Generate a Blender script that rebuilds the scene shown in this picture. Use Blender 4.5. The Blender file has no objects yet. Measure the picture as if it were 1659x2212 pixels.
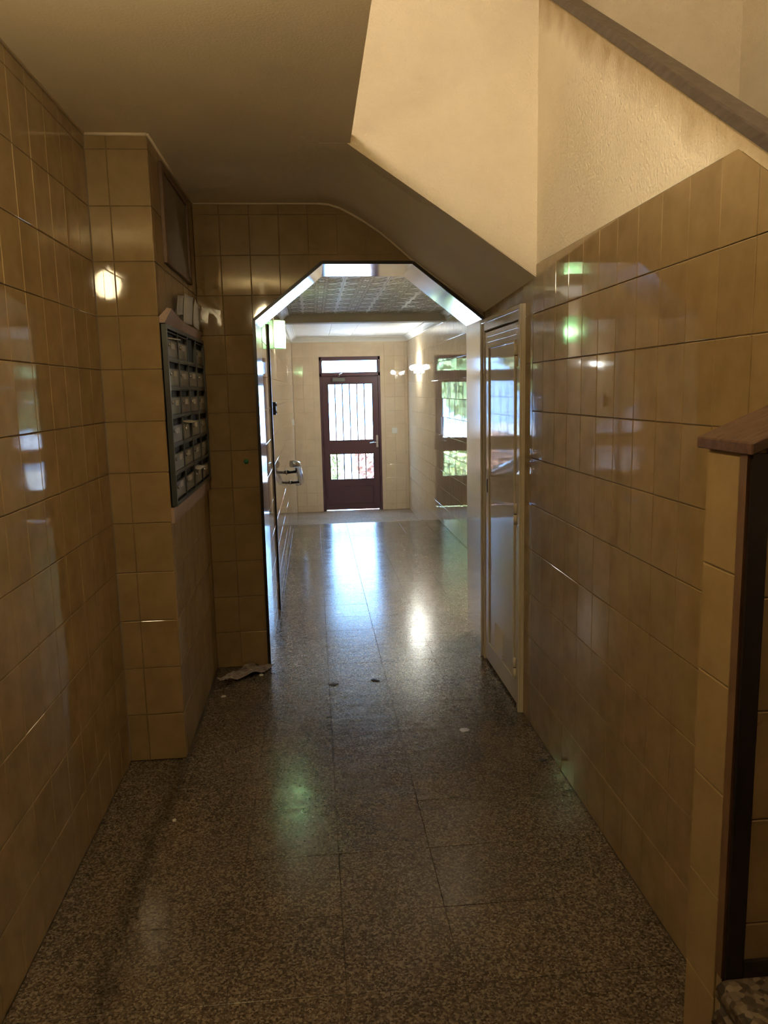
import bpy, bmesh, math, random
from mathutils import Matrix, Vector
random.seed(11)
SC = bpy.context.scene
COL = SC.collection

# ------------------------------------------------------------------ camera
YAW, PITCH, ROLL, FPX = 0.0874831, 0.155698, -0.0219003, 1673.1
W_, H_ = 1659, 2212
fwd = Vector((math.sin(YAW)*math.cos(PITCH), math.cos(YAW)*math.cos(PITCH), -math.sin(PITCH)))
rgt = Vector((math.cos(YAW), -math.sin(YAW), 0))
upv = rgt.cross(fwd)
r2 = rgt*math.cos(ROLL)+upv*math.sin(ROLL)
u2 = upv*math.cos(ROLL)-rgt*math.sin(ROLL)
cam_d = bpy.data.cameras.new('camera'); cam = bpy.data.objects.new('camera', cam_d); COL.objects.link(cam)
cam.matrix_world = Matrix(((r2.x,u2.x,-fwd.x,0),(r2.y,u2.y,-fwd.y,0),(r2.z,u2.z,-fwd.z,1.5),(0,0,0,1)))
cam_d.sensor_fit = 'VERTICAL'; cam_d.sensor_height = 36.0; cam_d.lens = FPX/H_*36.0
cam_d.clip_start = 0.02; cam_d.clip_end = 200
SC.camera = cam

# ------------------------------------------------------------------ world, exposure
SKY = (0.40, 0.70, 1.30); SKY_STRENGTH = 19.0
LAMP_CORRIDOR = 90.0      # warm globe on the corridor ceiling, just above the frame
LAMP_STAIR = 185.0        # globe on the landing wall upstairs
LAMP_SCONCE = 330.0
LAMP_FILL_R = 6500.0  # added unseen fill lamp that brightens the near hall ceiling
LAMP_TUBE = 125.0
w = bpy.data.worlds.new('sky'); SC.world = w; w.use_nodes = True
bg = w.node_tree.nodes['Background']; bg.inputs[0].default_value = (*SKY, 1); bg.inputs[1].default_value = SKY_STRENGTH
SC.view_settings.view_transform = 'Standard'; SC.view_settings.look = 'None'
SC.view_settings.gamma = 1; SC.view_settings.use_curve_mapping = False; SC.view_settings.exposure = 0.0
SC.cycles.use_denoising = True
SC.cycles.max_bounces = 7; SC.cycles.diffuse_bounces = 4; SC.cycles.glossy_bounces = 4; SC.cycles.transparent_max_bounces = 12
SC.cycles.sample_clamp_indirect = 15.0; SC.cycles.blur_glossy = 0.6
SC.cycles.use_adaptive_sampling = True; SC.cycles.adaptive_threshold = 0.05; SC.cycles.adaptive_min_samples = 16
sun_d = bpy.data.lights.new('sun', 'SUN'); sun_d.energy = 75.0; sun_d.angle = math.radians(1); sun_d.color = (1, .95, .85)
sun = bpy.data.objects.new('sun', sun_d); COL.objects.link(sun)
sun.rotation_euler = Vector((0.72, 0.18, -0.67)).to_track_quat('-Z', 'Y').to_euler()

# ------------------------------------------------------------------ dimensions (metres, floor = 0)
XL, XR = -0.805, 0.925          # corridor walls
YP, XA = 3.104, -0.577          # pilaster front, alcove side wall
YA, YB = 4.18, 4.60             # arch wall front / back
ZC = 2.455                      # corridor ceiling
XC = 0.18                       # edge of the ceiling over the stairwell
YS = 3.20                       # face of the upper flight
HL, HR, HF = -0.285, 1.41, 11.6 # hall left, right, far
ZH = 2.285                      # hall ceiling
YSTEP, ZLOW = 8.80, -0.29       # edge of the steps, lower floor
ARCH = [(-0.283, 0), (-0.283, 1.872), (0.0755, 2.153), (0.543, 2.150), (0.913, 1.863), (0.913, 0)]
TW, TH = 0.15, 0.20

# ------------------------------------------------------------------ materials
MATS = {}
def nodes(name):
    m = bpy.data.materials.new(name); m.use_nodes = True
    nt = m.node_tree; b = nt.nodes['Principled BSDF']; MATS[name] = m
    return m, nt, b
def N(nt, t, **kw):
    n = nt.nodes.new(t)
    for k, v in kw.items():
        if k.startswith('i_'):
            n.inputs[k[2:].replace('_', ' ')].default_value = v
        else:
            setattr(n, k, v)
    return n
def plain(name, col, rough=0.5, metal=0.0, spec=0.5, **kw):
    m, nt, b = nodes(name)
    b.inputs['Base Color'].default_value = (*col, 1); b.inputs['Roughness'].default_value = rough
    b.inputs['Metallic'].default_value = metal; b.inputs['Specular IOR Level'].default_value = spec
    for k, v in kw.items(): b.inputs[k].default_value = v
    return m
def emis(name, col, s):
    m, nt, b = nodes(name)
    b.inputs['Base Color'].default_value = (*col, 1)
    b.inputs['Emission Color'].default_value = (*col, 1); b.inputs['Emission Strength'].default_value = s
    return m
def noisy(name, c1, c2, scale, rough, bump=0.0, bscale=None, bdist=0.002, detail=4, rrand=0.0, r2=None, stretch=None, spec=0.5):
    m, nt, b = nodes(name); L = nt.links
    geo = N(nt, 'ShaderNodeNewGeometry'); mp = N(nt, 'ShaderNodeMapping')
    L.new(geo.outputs['Position'], mp.inputs[0])
    if stretch: mp.inputs['Scale'].default_value = stretch
    no = N(nt, 'ShaderNodeTexNoise', i_Scale=scale, i_Detail=detail, i_Roughness=0.6); L.new(mp.outputs[0], no.inputs['Vector'])
    rp = N(nt, 'ShaderNodeValToRGB'); rp.color_ramp.elements[0].position = .32; rp.color_ramp.elements[1].position = .68
    rp.color_ramp.elements[0].color = (*c1, 1); rp.color_ramp.elements[1].color = (*c2, 1)
    L.new(no.outputs['Fac'], rp.inputs[0]); out = rp.outputs[0]
    if rrand:
        oi = N(nt, 'ShaderNodeObjectInfo'); hs = N(nt, 'ShaderNodeHueSaturation')
        mr = N(nt, 'ShaderNodeMapRange'); mr.inputs[3].default_value = 1-rrand; mr.inputs[4].default_value = 1+rrand
        L.new(oi.outputs['Random'], mr.inputs[0]); L.new(mr.outputs[0], hs.inputs['Value']); L.new(out, hs.inputs['Color']); out = hs.outputs[0]
    L.new(out, b.inputs['Base Color'])
    b.inputs['Roughness'].default_value = rough; b.inputs['Specular IOR Level'].default_value = spec
    if r2 is not None:
        mr = N(nt, 'ShaderNodeMapRange'); mr.inputs[3].default_value = rough; mr.inputs[4].default_value = r2
        n2 = N(nt, 'ShaderNodeTexNoise', i_Scale=scale*.6, i_Detail=3.0); L.new(mp.outputs[0], n2.inputs['Vector'])
        L.new(n2.outputs['Fac'], mr.inputs[0]); L.new(mr.outputs[0], b.inputs['Roughness'])
    if bump:
        nb = N(nt, 'ShaderNodeTexNoise', i_Scale=bscale or scale, i_Detail=3.0); L.new(geo.outputs['Position'], nb.inputs['Vector'])
        bp = N(nt, 'ShaderNodeBump', i_Strength=bump, i_Distance=bdist); L.new(nb.outputs['Fac'], bp.inputs['Height'])
        L.new(bp.outputs[0], b.inputs['Normal'])
    return m
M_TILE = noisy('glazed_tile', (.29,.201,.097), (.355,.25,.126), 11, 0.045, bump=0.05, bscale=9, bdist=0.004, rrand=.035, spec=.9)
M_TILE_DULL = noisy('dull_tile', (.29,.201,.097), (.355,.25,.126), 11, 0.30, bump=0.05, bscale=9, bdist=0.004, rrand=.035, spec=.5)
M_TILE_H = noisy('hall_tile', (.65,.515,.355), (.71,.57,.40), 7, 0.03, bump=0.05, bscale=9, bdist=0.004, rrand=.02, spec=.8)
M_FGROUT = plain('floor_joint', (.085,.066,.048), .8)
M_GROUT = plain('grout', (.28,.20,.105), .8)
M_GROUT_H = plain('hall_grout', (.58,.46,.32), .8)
M_PLASTER = noisy('plaster', (.72,.63,.46), (.79,.70,.53), 3.5, .9, bump=.9, bscale=95, bdist=.006, spec=.2)
M_CEIL = noisy('ceiling_paint', (.80,.70,.52), (.85,.75,.57), 3, .75, bump=.25, bscale=140, bdist=.003, spec=.3)
M_BEAD = plain('caulk_bead', (.74,.62,.46), .7)
M_STEEL = noisy('polished_steel', (.70,.70,.71), (.82,.82,.83), 3, .10, bump=.04, bscale=12, bdist=.004); M_STEEL.node_tree.nodes['Principled BSDF'].inputs['Metallic'].default_value = 1.0
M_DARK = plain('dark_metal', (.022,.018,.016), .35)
M_WOOD = noisy('dark_wood', (.055,.026,.014), (.13,.066,.034), 14, .42, r2=.6, stretch=(1,6,6))
M_WOOD_RAIL = noisy('rail_wood', (.046,.031,.022), (.088,.066,.049), 12, .38, r2=.55, stretch=(6,1,6))
M_PAINT = noisy('door_paint', (.60,.55,.45), (.64,.585,.48), 5, .04, bump=.04, bscale=14, bdist=.004, spec=.6)
M_PAINT_IN = plain('door_gap', (.05,.042,.033), .6)
M_BROWN = plain('entrance_paint', (.105,.052,.062), .35)
M_BROWN2 = plain('entrance_seal', (.03,.02,.022), .6)
M_CHROME = plain('chrome', (.72,.74,.76), .12, 1.0)
M_WHITE = plain('white_plastic', (.72,.70,.64), .35)
M_BOX = plain('mailbox_metal', (.05,.056,.058), .4)
M_BOXDOOR = noisy('mailbox_door', (.185,.172,.138), (.215,.2,.16), 6, .33)
M_BOXIN = plain('mailbox_inside', (.012,.02,.03), .7)
M_LABEL = plain('name_card', (.50,.47,.40), .4)
M_PINK = noisy('pinkish_board', (.36,.25,.205), (.42,.30,.25), 7, .5)
M_PAPER = noisy('paper', (.55,.52,.46), (.66,.63,.57), 9, .7)
M_PRINT = noisy('printed_paper', (.16,.10,.10), (.40,.37,.33), 38, .6, detail=2, stretch=(1,4,1))
M_HATCH = noisy('hatch_panel', (.17,.135,.095), (.20,.16,.115), 6, .55)
M_HATCHWOOD = noisy('hatch_wood', (.12,.065,.034), (.17,.095,.05), 12, .45)
M_GREEN = plain('green_sticker', (.03,.20,.085), .5)
M_PANEL = noisy('ceiling_panel', (.76,.73,.66), (.82,.79,.72), 5, .5)
M_RIB = plain('ceiling_relief', (.52,.49,.43), .6)
M_CORNICE = plain('cornice_plaster', (.74,.72,.66), .55)
M_BEAM = plain('beam_paint', (.52,.46,.36), .6)
M_SOIL = plain('street_paving', (.60,.61,.64), .8)
M_LEAF = noisy('leaves', (.27,.31,.10), (.42,.44,.19), 5, .6)
M_LEAF_R = noisy('red_leaves', (.36,.17,.13), (.48,.30,.25), 5, .6)
M_BARK = plain('bark', (.16,.11,.07), .8)
M_STAIN = plain('grime', (.055,.045,.035), .7)

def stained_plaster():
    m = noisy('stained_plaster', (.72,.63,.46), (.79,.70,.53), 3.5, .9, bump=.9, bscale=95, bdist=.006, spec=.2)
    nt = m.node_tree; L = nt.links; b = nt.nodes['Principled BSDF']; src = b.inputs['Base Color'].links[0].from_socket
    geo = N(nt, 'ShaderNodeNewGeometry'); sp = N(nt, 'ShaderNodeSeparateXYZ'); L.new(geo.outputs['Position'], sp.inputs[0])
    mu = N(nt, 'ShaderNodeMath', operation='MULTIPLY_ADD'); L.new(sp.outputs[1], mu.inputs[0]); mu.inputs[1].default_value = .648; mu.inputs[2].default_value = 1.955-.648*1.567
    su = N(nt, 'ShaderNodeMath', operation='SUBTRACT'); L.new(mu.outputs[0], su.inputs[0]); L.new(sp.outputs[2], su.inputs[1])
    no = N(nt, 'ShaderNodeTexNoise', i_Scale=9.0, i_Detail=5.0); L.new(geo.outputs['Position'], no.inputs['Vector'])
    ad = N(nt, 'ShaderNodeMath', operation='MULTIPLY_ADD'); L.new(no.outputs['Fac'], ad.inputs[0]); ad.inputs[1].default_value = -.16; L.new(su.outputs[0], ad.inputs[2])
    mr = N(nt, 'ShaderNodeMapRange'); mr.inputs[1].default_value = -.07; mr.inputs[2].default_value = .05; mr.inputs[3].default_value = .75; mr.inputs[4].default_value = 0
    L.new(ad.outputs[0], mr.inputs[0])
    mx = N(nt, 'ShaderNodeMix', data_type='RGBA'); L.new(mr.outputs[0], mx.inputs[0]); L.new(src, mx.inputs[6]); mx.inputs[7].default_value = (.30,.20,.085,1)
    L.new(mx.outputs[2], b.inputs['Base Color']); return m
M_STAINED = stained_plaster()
def terrazzo(name, dark, mid, light, scale, rough, r2, rand=.06, grime=False):
    m, nt, b = nodes(name); L = nt.links
    geo = N(nt, 'ShaderNodeNewGeometry')
    vo = N(nt, 'ShaderNodeTexVoronoi', i_Scale=scale); L.new(geo.outputs['Position'], vo.inputs['Vector'])
    sx = N(nt, 'ShaderNodeSeparateColor'); L.new(vo.outputs['Color'], sx.inputs[0])
    rp = N(nt, 'ShaderNodeValToRGB'); cr = rp.color_ramp; cr.interpolation = 'LINEAR'
    cr.elements[0].position = 0.0; cr.elements[0].color = (*dark, 1)
    cr.elements[1].position = 1.0; cr.elements[1].color = (*light, 1)
    e = cr.elements.new(.55); e.color = (*mid, 1)
    L.new(sx.outputs[0], rp.inputs[0])
    no = N(nt, 'ShaderNodeTexNoise', i_Scale=2.2, i_Detail=4.0); L.new(geo.outputs['Position'], no.inputs['Vector'])
    mr = N(nt, 'ShaderNodeMapRange'); mr.inputs[1].default_value = .3; mr.inputs[2].default_value = .7; mr.inputs[3].default_value = .82; mr.inputs[4].default_value = 1.1
    L.new(no.outputs['Fac'], mr.inputs[0])
    oi = N(nt, 'ShaderNodeObjectInfo'); mo = N(nt, 'ShaderNodeMapRange'); mo.inputs[3].default_value = 1-rand; mo.inputs[4].default_value = 1+rand
    L.new(oi.outputs['Random'], mo.inputs[0])
    mm = N(nt, 'ShaderNodeMath', operation='MULTIPLY'); L.new(mr.outputs[0], mm.inputs[0]); L.new(mo.outputs[0], mm.inputs[1])
    val = mm.outputs[0]
    if grime:   # old dirt trodden into the slab joint along the left side
        sp = N(nt, 'ShaderNodeSeparateXYZ'); L.new(geo.outputs['Position'], sp.inputs[0])
        n3 = N(nt, 'ShaderNodeTexNoise', i_Scale=4.5, i_Detail=4.0); L.new(geo.outputs['Position'], n3.inputs['Vector'])
        wv = N(nt, 'ShaderNodeMath', operation='MULTIPLY_ADD'); L.new(n3.outputs['Fac'], wv.inputs[0]); wv.inputs[1].default_value = .10; L.new(sp.outputs[0], wv.inputs[2])
        ds = N(nt, 'ShaderNodeMath', operation='SUBTRACT'); L.new(wv.outputs[0], ds.inputs[0]); ds.inputs[1].default_value = -.545
        ab = N(nt, 'ShaderNodeMath', operation='ABSOLUTE'); L.new(ds.outputs[0], ab.inputs[0])
        g1 = N(nt, 'ShaderNodeMapRange'); g1.inputs[1].default_value = .004; g1.inputs[2].default_value = .042; g1.inputs[3].default_value = .62; g1.inputs[4].default_value = 1.0
        L.new(ab.outputs[0], g1.inputs[0])
        gm = N(nt, 'ShaderNodeMath', operation='MULTIPLY'); L.new(val, gm.inputs[0]); L.new(g1.outputs[0], gm.inputs[1]); val = gm.outputs[0]
    hs = N(nt, 'ShaderNodeHueSaturation'); L.new(val, hs.inputs['Value']); L.new(rp.outputs[0], hs.inputs['Color'])
    L.new(hs.outputs[0], b.inputs['Base Color'])
    mp = N(nt, 'ShaderNodeMapping'); mp.inputs['Scale'].default_value = (3, 14, 1); L.new(geo.outputs['Position'], mp.inputs[0])
    n2 = N(nt, 'ShaderNodeTexNoise', i_Scale=2.0, i_Detail=6.0, i_Roughness=.7); L.new(mp.outputs[0], n2.inputs['Vector'])
    m2 = N(nt, 'ShaderNodeMapRange'); m2.inputs[1].default_value = .3; m2.inputs[2].default_value = .7; m2.inputs[3].default_value = rough; m2.inputs[4].default_value = r2
    L.new(n2.outputs['Fac'], m2.inputs[0]); L.new(m2.outputs[0], b.inputs['Roughness'])
    nb = N(nt, 'ShaderNodeTexNoise', i_Scale=14.0, i_Detail=2.0); L.new(geo.outputs['Position'], nb.inputs['Vector'])
    bp = N(nt, 'ShaderNodeBump', i_Strength=.05, i_Distance=.002); L.new(nb.outputs['Fac'], bp.inputs['Height']); L.new(bp.outputs[0], b.inputs['Normal'])
    return m
M_TERR = terrazzo('terrazzo', (.055,.041,.030), (.13,.10,.073), (.27,.22,.165), 185, .105, .26, grime=True)
M_TERR.node_tree.nodes['Principled BSDF'].inputs['Specular IOR Level'].default_value = .8
M_TERR_LOW = terrazzo('terrazzo_tan', (.16,.115,.08), (.27,.20,.145), (.38,.30,.23), 110, .42, .55)
M_TERR_LOW.node_tree.nodes['Principled BSDF'].inputs['Specular IOR Level'].default_value = .25
M_TERR_DARK = terrazzo('terrazzo_dark', (.03,.02,.013), (.07,.05,.032), (.17,.13,.09), 90, .35, .5)

def glass_mat(name, tint, gloss=.08):
    m = bpy.data.materials.new(name); m.use_nodes = True; nt = m.node_tree; nt.nodes.clear(); L = nt.links
    o = N(nt, 'ShaderNodeOutputMaterial'); t = N(nt, 'ShaderNodeBsdfTransparent'); t.inputs[0].default_value = (*tint, 1)
    g = N(nt, 'ShaderNodeBsdfGlossy'); g.inputs['Roughness'].default_value = .03
    mx = N(nt, 'ShaderNodeMixShader'); mx.inputs[0].default_value = gloss
    L.new(t.outputs[0], mx.inputs[1]); L.new(g.outputs[0], mx.inputs[2]); L.new(mx.outputs[0], o.inputs[0])
    return m
M_GLASS = glass_mat('pane_glass', (.93,.97,.95))
def shade_mat(name, tint, em, s):
    m = bpy.data.materials.new(name); m.use_nodes = True; nt = m.node_tree; nt.nodes.clear(); L = nt.links
    o = N(nt, 'ShaderNodeOutputMaterial'); t = N(nt, 'ShaderNodeBsdfTransparent'); t.inputs[0].default_value = (*tint, 1)
    tr = N(nt, 'ShaderNodeBsdfTranslucent'); tr.inputs[0].default_value = (*em, 1)
    mx = N(nt, 'ShaderNodeMixShader'); mx.inputs[0].default_value = s
    L.new(t.outputs[0], mx.inputs[1]); L.new(tr.outputs[0], mx.inputs[2]); L.new(mx.outputs[0], o.inputs[0])
    return m
M_SHADE = shade_mat('green_shade', (.66,.93,.68), (.60,.92,.65), .8)
M_GLOBE = emis('warm_globe', (1.0,.79,.43), LAMP_CORRIDOR)
M_GLOBE2 = emis('stair_globe', (1.0,.86,.66), LAMP_STAIR)
M_BULB = emis('bulb', (1.0,.97,.85), LAMP_SCONCE)
M_FILL_BULB = emis('fill_bulb_right', (1.0,.93,.80), LAMP_FILL_R)
M_FILL_SHADE = shade_mat('fill_shade', (.92,.92,.90), (.9,.9,.88), .8)
M_TUBE = emis('tube_lamp', (.96,1.0,.94), LAMP_TUBE)

# ------------------------------------------------------------------ mesh helpers
class MB:
    def __init__(s): s.v, s.f, s.sm = [], [], []
    def add(s, vs, fs, smooth=False):
        o = len(s.v); s.v += [tuple(v) for v in vs]
        for f in fs: s.f.append([i+o for i in f]); s.sm.append(smooth)
        return s
    def box(s, a, b):
        x0,y0,z0 = a; x1,y1,z1 = b
        if x0>x1: x0,x1=x1,x0
        if y0>y1: y0,y1=y1,y0
        if z0>z1: z0,z1=z1,z0
        return s.add([(x0,y0,z0),(x1,y0,z0),(x1,y1,z0),(x0,y1,z0),(x0,y0,z1),(x1,y0,z1),(x1,y1,z1),(x0,y1,z1)],
              [(0,3,2,1),(4,5,6,7),(0,1,5,4),(1,2,6,5),(2,3,7,6),(3,0,4,7)])
    def hexa(s, p):  # 8 corners: bottom 0-3 ccw seen from above, top 4-7
        return s.add(p, [(0,3,2,1),(4,5,6,7),(0,1,5,4),(1,2,6,5),(2,3,7,6),(3,0,4,7)])
    def prism(s, poly, lo, hi, axis):  # poly in the two other axes, extruded along axis
        def P(a,b,c): return (c,a,b) if axis==0 else (a,c,b) if axis==1 else (a,b,c)
        n = len(poly); vs = [P(a,b,lo) for a,b in poly]+[P(a,b,hi) for a,b in poly]
        return s.add(vs, [list(range(n))[::-1], list(range(n,2*n))]+[(i,(i+1)%n,n+(i+1)%n,n+i) for i in range(n)])
    def tube(s, pts, r, n=10, cap=True, smooth=True):
        pts = [Vector(p) for p in pts]; rings = []
        up = Vector((0,0,1))
        for i,p in enumerate(pts):
            d = (pts[min(i+1,len(pts)-1)]-pts[max(i-1,0)]).normalized()
            a = d.cross(up)
            if a.length < .05: a = d.cross(Vector((0,1,0)))
            a.normalize(); b = a.cross(d).normalized()
            rr = r[i] if isinstance(r,(list,tuple)) else r
            rings.append([p+(a*math.cos(2*math.pi*k/n)+b*math.sin(2*math.pi*k/n))*rr for k in range(n)])
        vs = [v for R in rings for v in R]; fs = []
        for i in range(len(rings)-1):
            for k in range(n):
                fs.append((i*n+k, i*n+(k+1)%n, (i+1)*n+(k+1)%n, (i+1)*n+k))
        o = len(s.v); s.add(vs, fs, smooth)
        if cap:
            s.f.append([o+k for k in range(n)][::-1]); s.sm.append(False)
            s.f.append([o+(len(rings)-1)*n+k for k in range(n)]); s.sm.append(False)
        return s
    def lathe(s, prof, c, axis='z', n=24):
        vs, fs = [], []
        for (r,h) in prof:
            for k in range(n):
                a = 2*math.pi*k/n; p = (r*math.cos(a), r*math.sin(a), h)
                if axis=='x': p = (p[2],p[0],p[1])
                if axis=='y': p = (p[0],p[2],p[1])
                vs.append((c[0]+p[0],c[1]+p[1],c[2]+p[2]))
        for i in range(len(prof)-1):
            for k in range(n): fs.append((i*n+k,i*n+(k+1)%n,(i+1)*n+(k+1)%n,(i+1)*n+k))
        return s.add(vs, fs, True)
    def mesh(s, name):
        me = bpy.data.meshes.new(name); me.from_pydata(s.v, [], s.f)
        me.polygons.foreach_set('use_smooth', s.sm)
        bm = bmesh.new(); bm.from_mesh(me); bmesh.ops.recalc_face_normals(bm, faces=bm.faces[:]); bm.to_mesh(me); bm.free()
        me.update(); return me
def link(name, me, mat, parent=None, loc=None):
    o = bpy.data.objects.new(name, me); COL.objects.link(o)
    if mat and me is not None and not me.materials: me.materials.append(mat)
    if parent: o.parent = parent
    if loc is not None: o.location = loc
    return o
def obj(name, mb, mat, parent=None):
    """mesh object whose origin is at its own base centre; parents sit at identity rotation"""
    xs = [v[0] for v in mb.v]; ys = [v[1] for v in mb.v]; zs = [v[2] for v in mb.v]
    c = ((min(xs)+max(xs))/2, (min(ys)+max(ys))/2, min(zs))
    mb.v = [(x-c[0], y-c[1], z-c[2]) for x,y,z in mb.v]
    o = link(name, mb.mesh(name), mat)
    if parent:
        o.parent = parent; po = wloc(parent); o.location = (c[0]-po[0], c[1]-po[1], c[2]-po[2])
    else: o.location = c
    return o
def wloc(o):
    p = Vector(o.location)
    while o.parent: o = o.parent; p = p+Vector(o.location)
    return p
def tag(o, label=None, cat=None, group=None, kind=None):
    if label: o['label'] = label
    if cat: o['category'] = cat
    if group: o['group'] = group
    if kind: o['kind'] = kind
    return o
def empty(name, loc):
    o = bpy.data.objects.new(name, None); COL.objects.link(o); o.location = loc; o.empty_display_size = .05; return o
def struct(name, mb, mat, label=None):
    return tag(obj(name, mb, mat), label=label, kind='structure')
def box(a, b): return MB().box(a, b)
def bevel(o, wd, seg=2):
    bm = bmesh.new(); bm.from_mesh(o.data)
    bmesh.ops.bevel(bm, geom=bm.edges[:], offset=wd, segments=seg, profile=.6, affect='EDGES', clamp_overlap=True)
    bm.to_mesh(o.data); bm.free(); return o

# ------------------------------------------------------------------ tiles
TILE_CACHE = {}
def tile_mesh(wd, ht, mat, pil=0.0020, thick=0.007):
    k = (round(wd,3), round(ht,3), mat.name, pil)
    if k in TILE_CACHE: return TILE_CACHE[k]
    def ring(i, z): return [(-wd/2+i,-ht/2+i,z),(wd/2-i,-ht/2+i,z),(wd/2-i,ht/2-i,z),(-wd/2+i,ht/2-i,z)]
    p = min(pil, wd*.2, ht*.2)
    R = [ring(0,-thick), ring(0,-p*1.0), ring(p*.35,-p*.35), ring(p,0.0)]
    m = MB(); vs = [v for r in R for v in r]; fs = []
    for i in range(3):
        for q in range(4): fs.append((i*4+q, i*4+(q+1)%4, (i+1)*4+(q+1)%4, (i+1)*4+q))
    m.add(vs, fs, False); m.f.append([12,13,14,15]); m.sm.append(False)
    me = m.mesh('tile'); me.materials.append(mat); TILE_CACHE[k] = me; return me
def clip(poly, a, b, c):  # keep a*u+b*v <= c
    out = []
    for i in range(len(poly)):
        p, q = poly[i], poly[(i+1)%len(poly)]
        dp, dq = a*p[0]+b*p[1]-c, a*q[0]+b*q[1]-c
        if dp <= 1e-9: out.append(p)
        if (dp < -1e-9 and dq > 1e-9) or (dp > 1e-9 and dq < -1e-9):
            t = dp/(dp-dq); out.append((p[0]+(q[0]-p[0])*t, p[1]+(q[1]-p[1])*t))
    return out
def area(p): return abs(sum(p[i][0]*p[(i+1)%len(p)][1]-p[(i+1)%len(p)][0]*p[i][1] for i in range(len(p))))/2 if len(p)>2 else 0
def hole_planes(poly):  # convex polygon -> outward half planes (inside: a u + b v <= c)
    cx = sum(p[0] for p in poly)/len(poly); cy = sum(p[1] for p in poly)/len(poly); R = []
    for i in range(len(poly)):
        p, q = poly[i], poly[(i+1)%len(poly)]
        a, b = q[1]-p[1], p[0]-q[0]; c = a*p[0]+b*p[1]
        if a*cx+b*cy > c: a,b,c = -a,-b,-c
        R.append((a,b,c))
    return R
def tiling(parent, U, V, Nn, org, u0, u1, v0, v1, mat, tw=TW, th=TH, uo=0.0, vo=0.0, gap=.0022, keep=(), holes=(),
           tilt=.0018, pick=None, stuff_name=None, name='tile', skip=None):
    """tiles on the plane org + u U + v V with outward normal Nn; keep = half planes, holes = convex polygons (u,v)"""
    U, V, Nn = Vector(U), Vector(V), Vector(Nn); org = Vector(org); po = wloc(parent)
    rest = MB(); n = 0
    i0 = math.floor((u0-uo)/tw+1e-6); i1 = math.ceil((u1-uo)/tw-1e-6)
    j0 = math.floor((v0-vo)/th+1e-6); j1 = math.ceil((v1-vo)/th-1e-6)
    HP = [hole_planes(h) for h in holes]
    for i in range(i0, i1):
        for j in range(j0, j1):
            a0, a1 = max(u0, uo+i*tw), min(u1, uo+(i+1)*tw); b0, b1 = max(v0, vo+j*th), min(v1, vo+(j+1)*th)
            if a1-a0 < .012 or b1-b0 < .012: continue
            if skip and skip((a0+a1)/2, (b0+b1)/2): continue
            g = gap/2; a0+=g; a1-=g; b0+=g; b1-=g
            rect = [(a0,b0),(a1,b0),(a1,b1),(a0,b1)]; full = area(rect); pieces = [rect]
            for (a,b,c) in keep: pieces = [clip(p,a,b,c) for p in pieces]
            for pl in HP:
                new = []
                for p in pieces:
                    cur = p
                    for (a,b,c) in pl:
                        o_ = clip(cur,-a,-b,-c)
                        if area(o_) > 1e-6: new.append(o_)
                        cur = clip(cur,a,b,c)
                        if area(cur) < 1e-6: break
                pieces = new
            pieces = [p for p in pieces if area(p) > 1e-6]
            tot = sum(area(p) for p in pieces)
            if tot < full*.04 or tot < .0004: continue
            if tot > full*.9995:
                cu, cv = (a0+a1)/2, (b0+b1)/2; c = org+U*cu+V*cv
                if pick and not pick(cu, cv):
                    me = tile_mesh(a1-a0, b1-b0, mat)
                    rest.add([c+U*v.co.x+V*v.co.y+Nn*v.co.z for v in me.vertices], [list(p.vertices) for p in me.polygons]); continue
                o = link(name, tile_mesh(a1-a0, b1-b0, mat), None)
                B = Matrix((U, V, Nn)).transposed() @ Matrix.Rotation(random.gauss(0,tilt),3,'X') @ Matrix.Rotation(random.gauss(0,tilt),3,'Y')
                o.parent = parent; o.matrix_local = Matrix.Translation(c-po) @ B.to_4x4()
            else:
                cu = sum(p[0] for q in pieces for p in q)/sum(len(q) for q in pieces); cv = sum(p[1] for q in pieces for p in q)/sum(len(q) for q in pieces)
                c = org+U*cu+V*cv; m = MB()
                for q in pieces:
                    k = len(q); vs = [U*(p[0]-cu)+V*(p[1]-cv)+Nn*z for z in (-.007,0) for p in q]
                    m.add(vs, [list(range(k))[::-1], list(range(k,2*k))]+[(s_,(s_+1)%k,k+(s_+1)%k,k+s_) for s_ in range(k)])
                if pick and not pick(cu, cv):
                    rest.add([Vector(v)+c for v in m.v], m.f); continue
                o = link(name, m.mesh('cut_tile'), mat); o.parent = parent; o.location = c-po
            n += 1
    if rest.v:
        o = obj(stuff_name or 'tiles_beyond', rest, mat, parent); tag(o, kind='stuff')
    return n
B_ = .0045  # depth of the joints

# ================================================================== SETTING
# ---- corridor walls
wl = struct('wall_left', box((XL-.15,-1.6,-.05),(XL-B_,YP,2.60)), M_GROUT, 'long left corridor wall of glossy mottled tan tiles')
tiling(wl,(0,1,0),(0,0,1),(1,0,0),(XL,0,0), .3,YP,0,ZC, M_TILE, uo=2.21)
plain_l = obj('tiled_end', box((XL-B_,-1.6,0),(XL,.3,ZC)), M_TILE, wl)
pil = struct('wall_pilaster', box((XL-.15,YP+B_,-.05),(XA-B_,YA+.1,2.60)), M_GROUT, 'projecting wall corner with a narrow tiled front beside the mailboxes')
tiling(pil,(1,0,0),(0,0,1),(0,-1,0),(0,YP,0), XL,XA,0,ZC, M_TILE, uo=-.727, vo=0)
tiling(pil,(0,1,0),(0,0,1),(1,0,0),(XA,0,0), YP,YA,0,ZC, M_TILE_DULL, uo=YP+.05,
       skip=lambda u,v: (v>1.12 and v<1.72 and u>3.2) or (v>2.1 and v<2.38 and u>3.36 and u<3.9))
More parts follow.
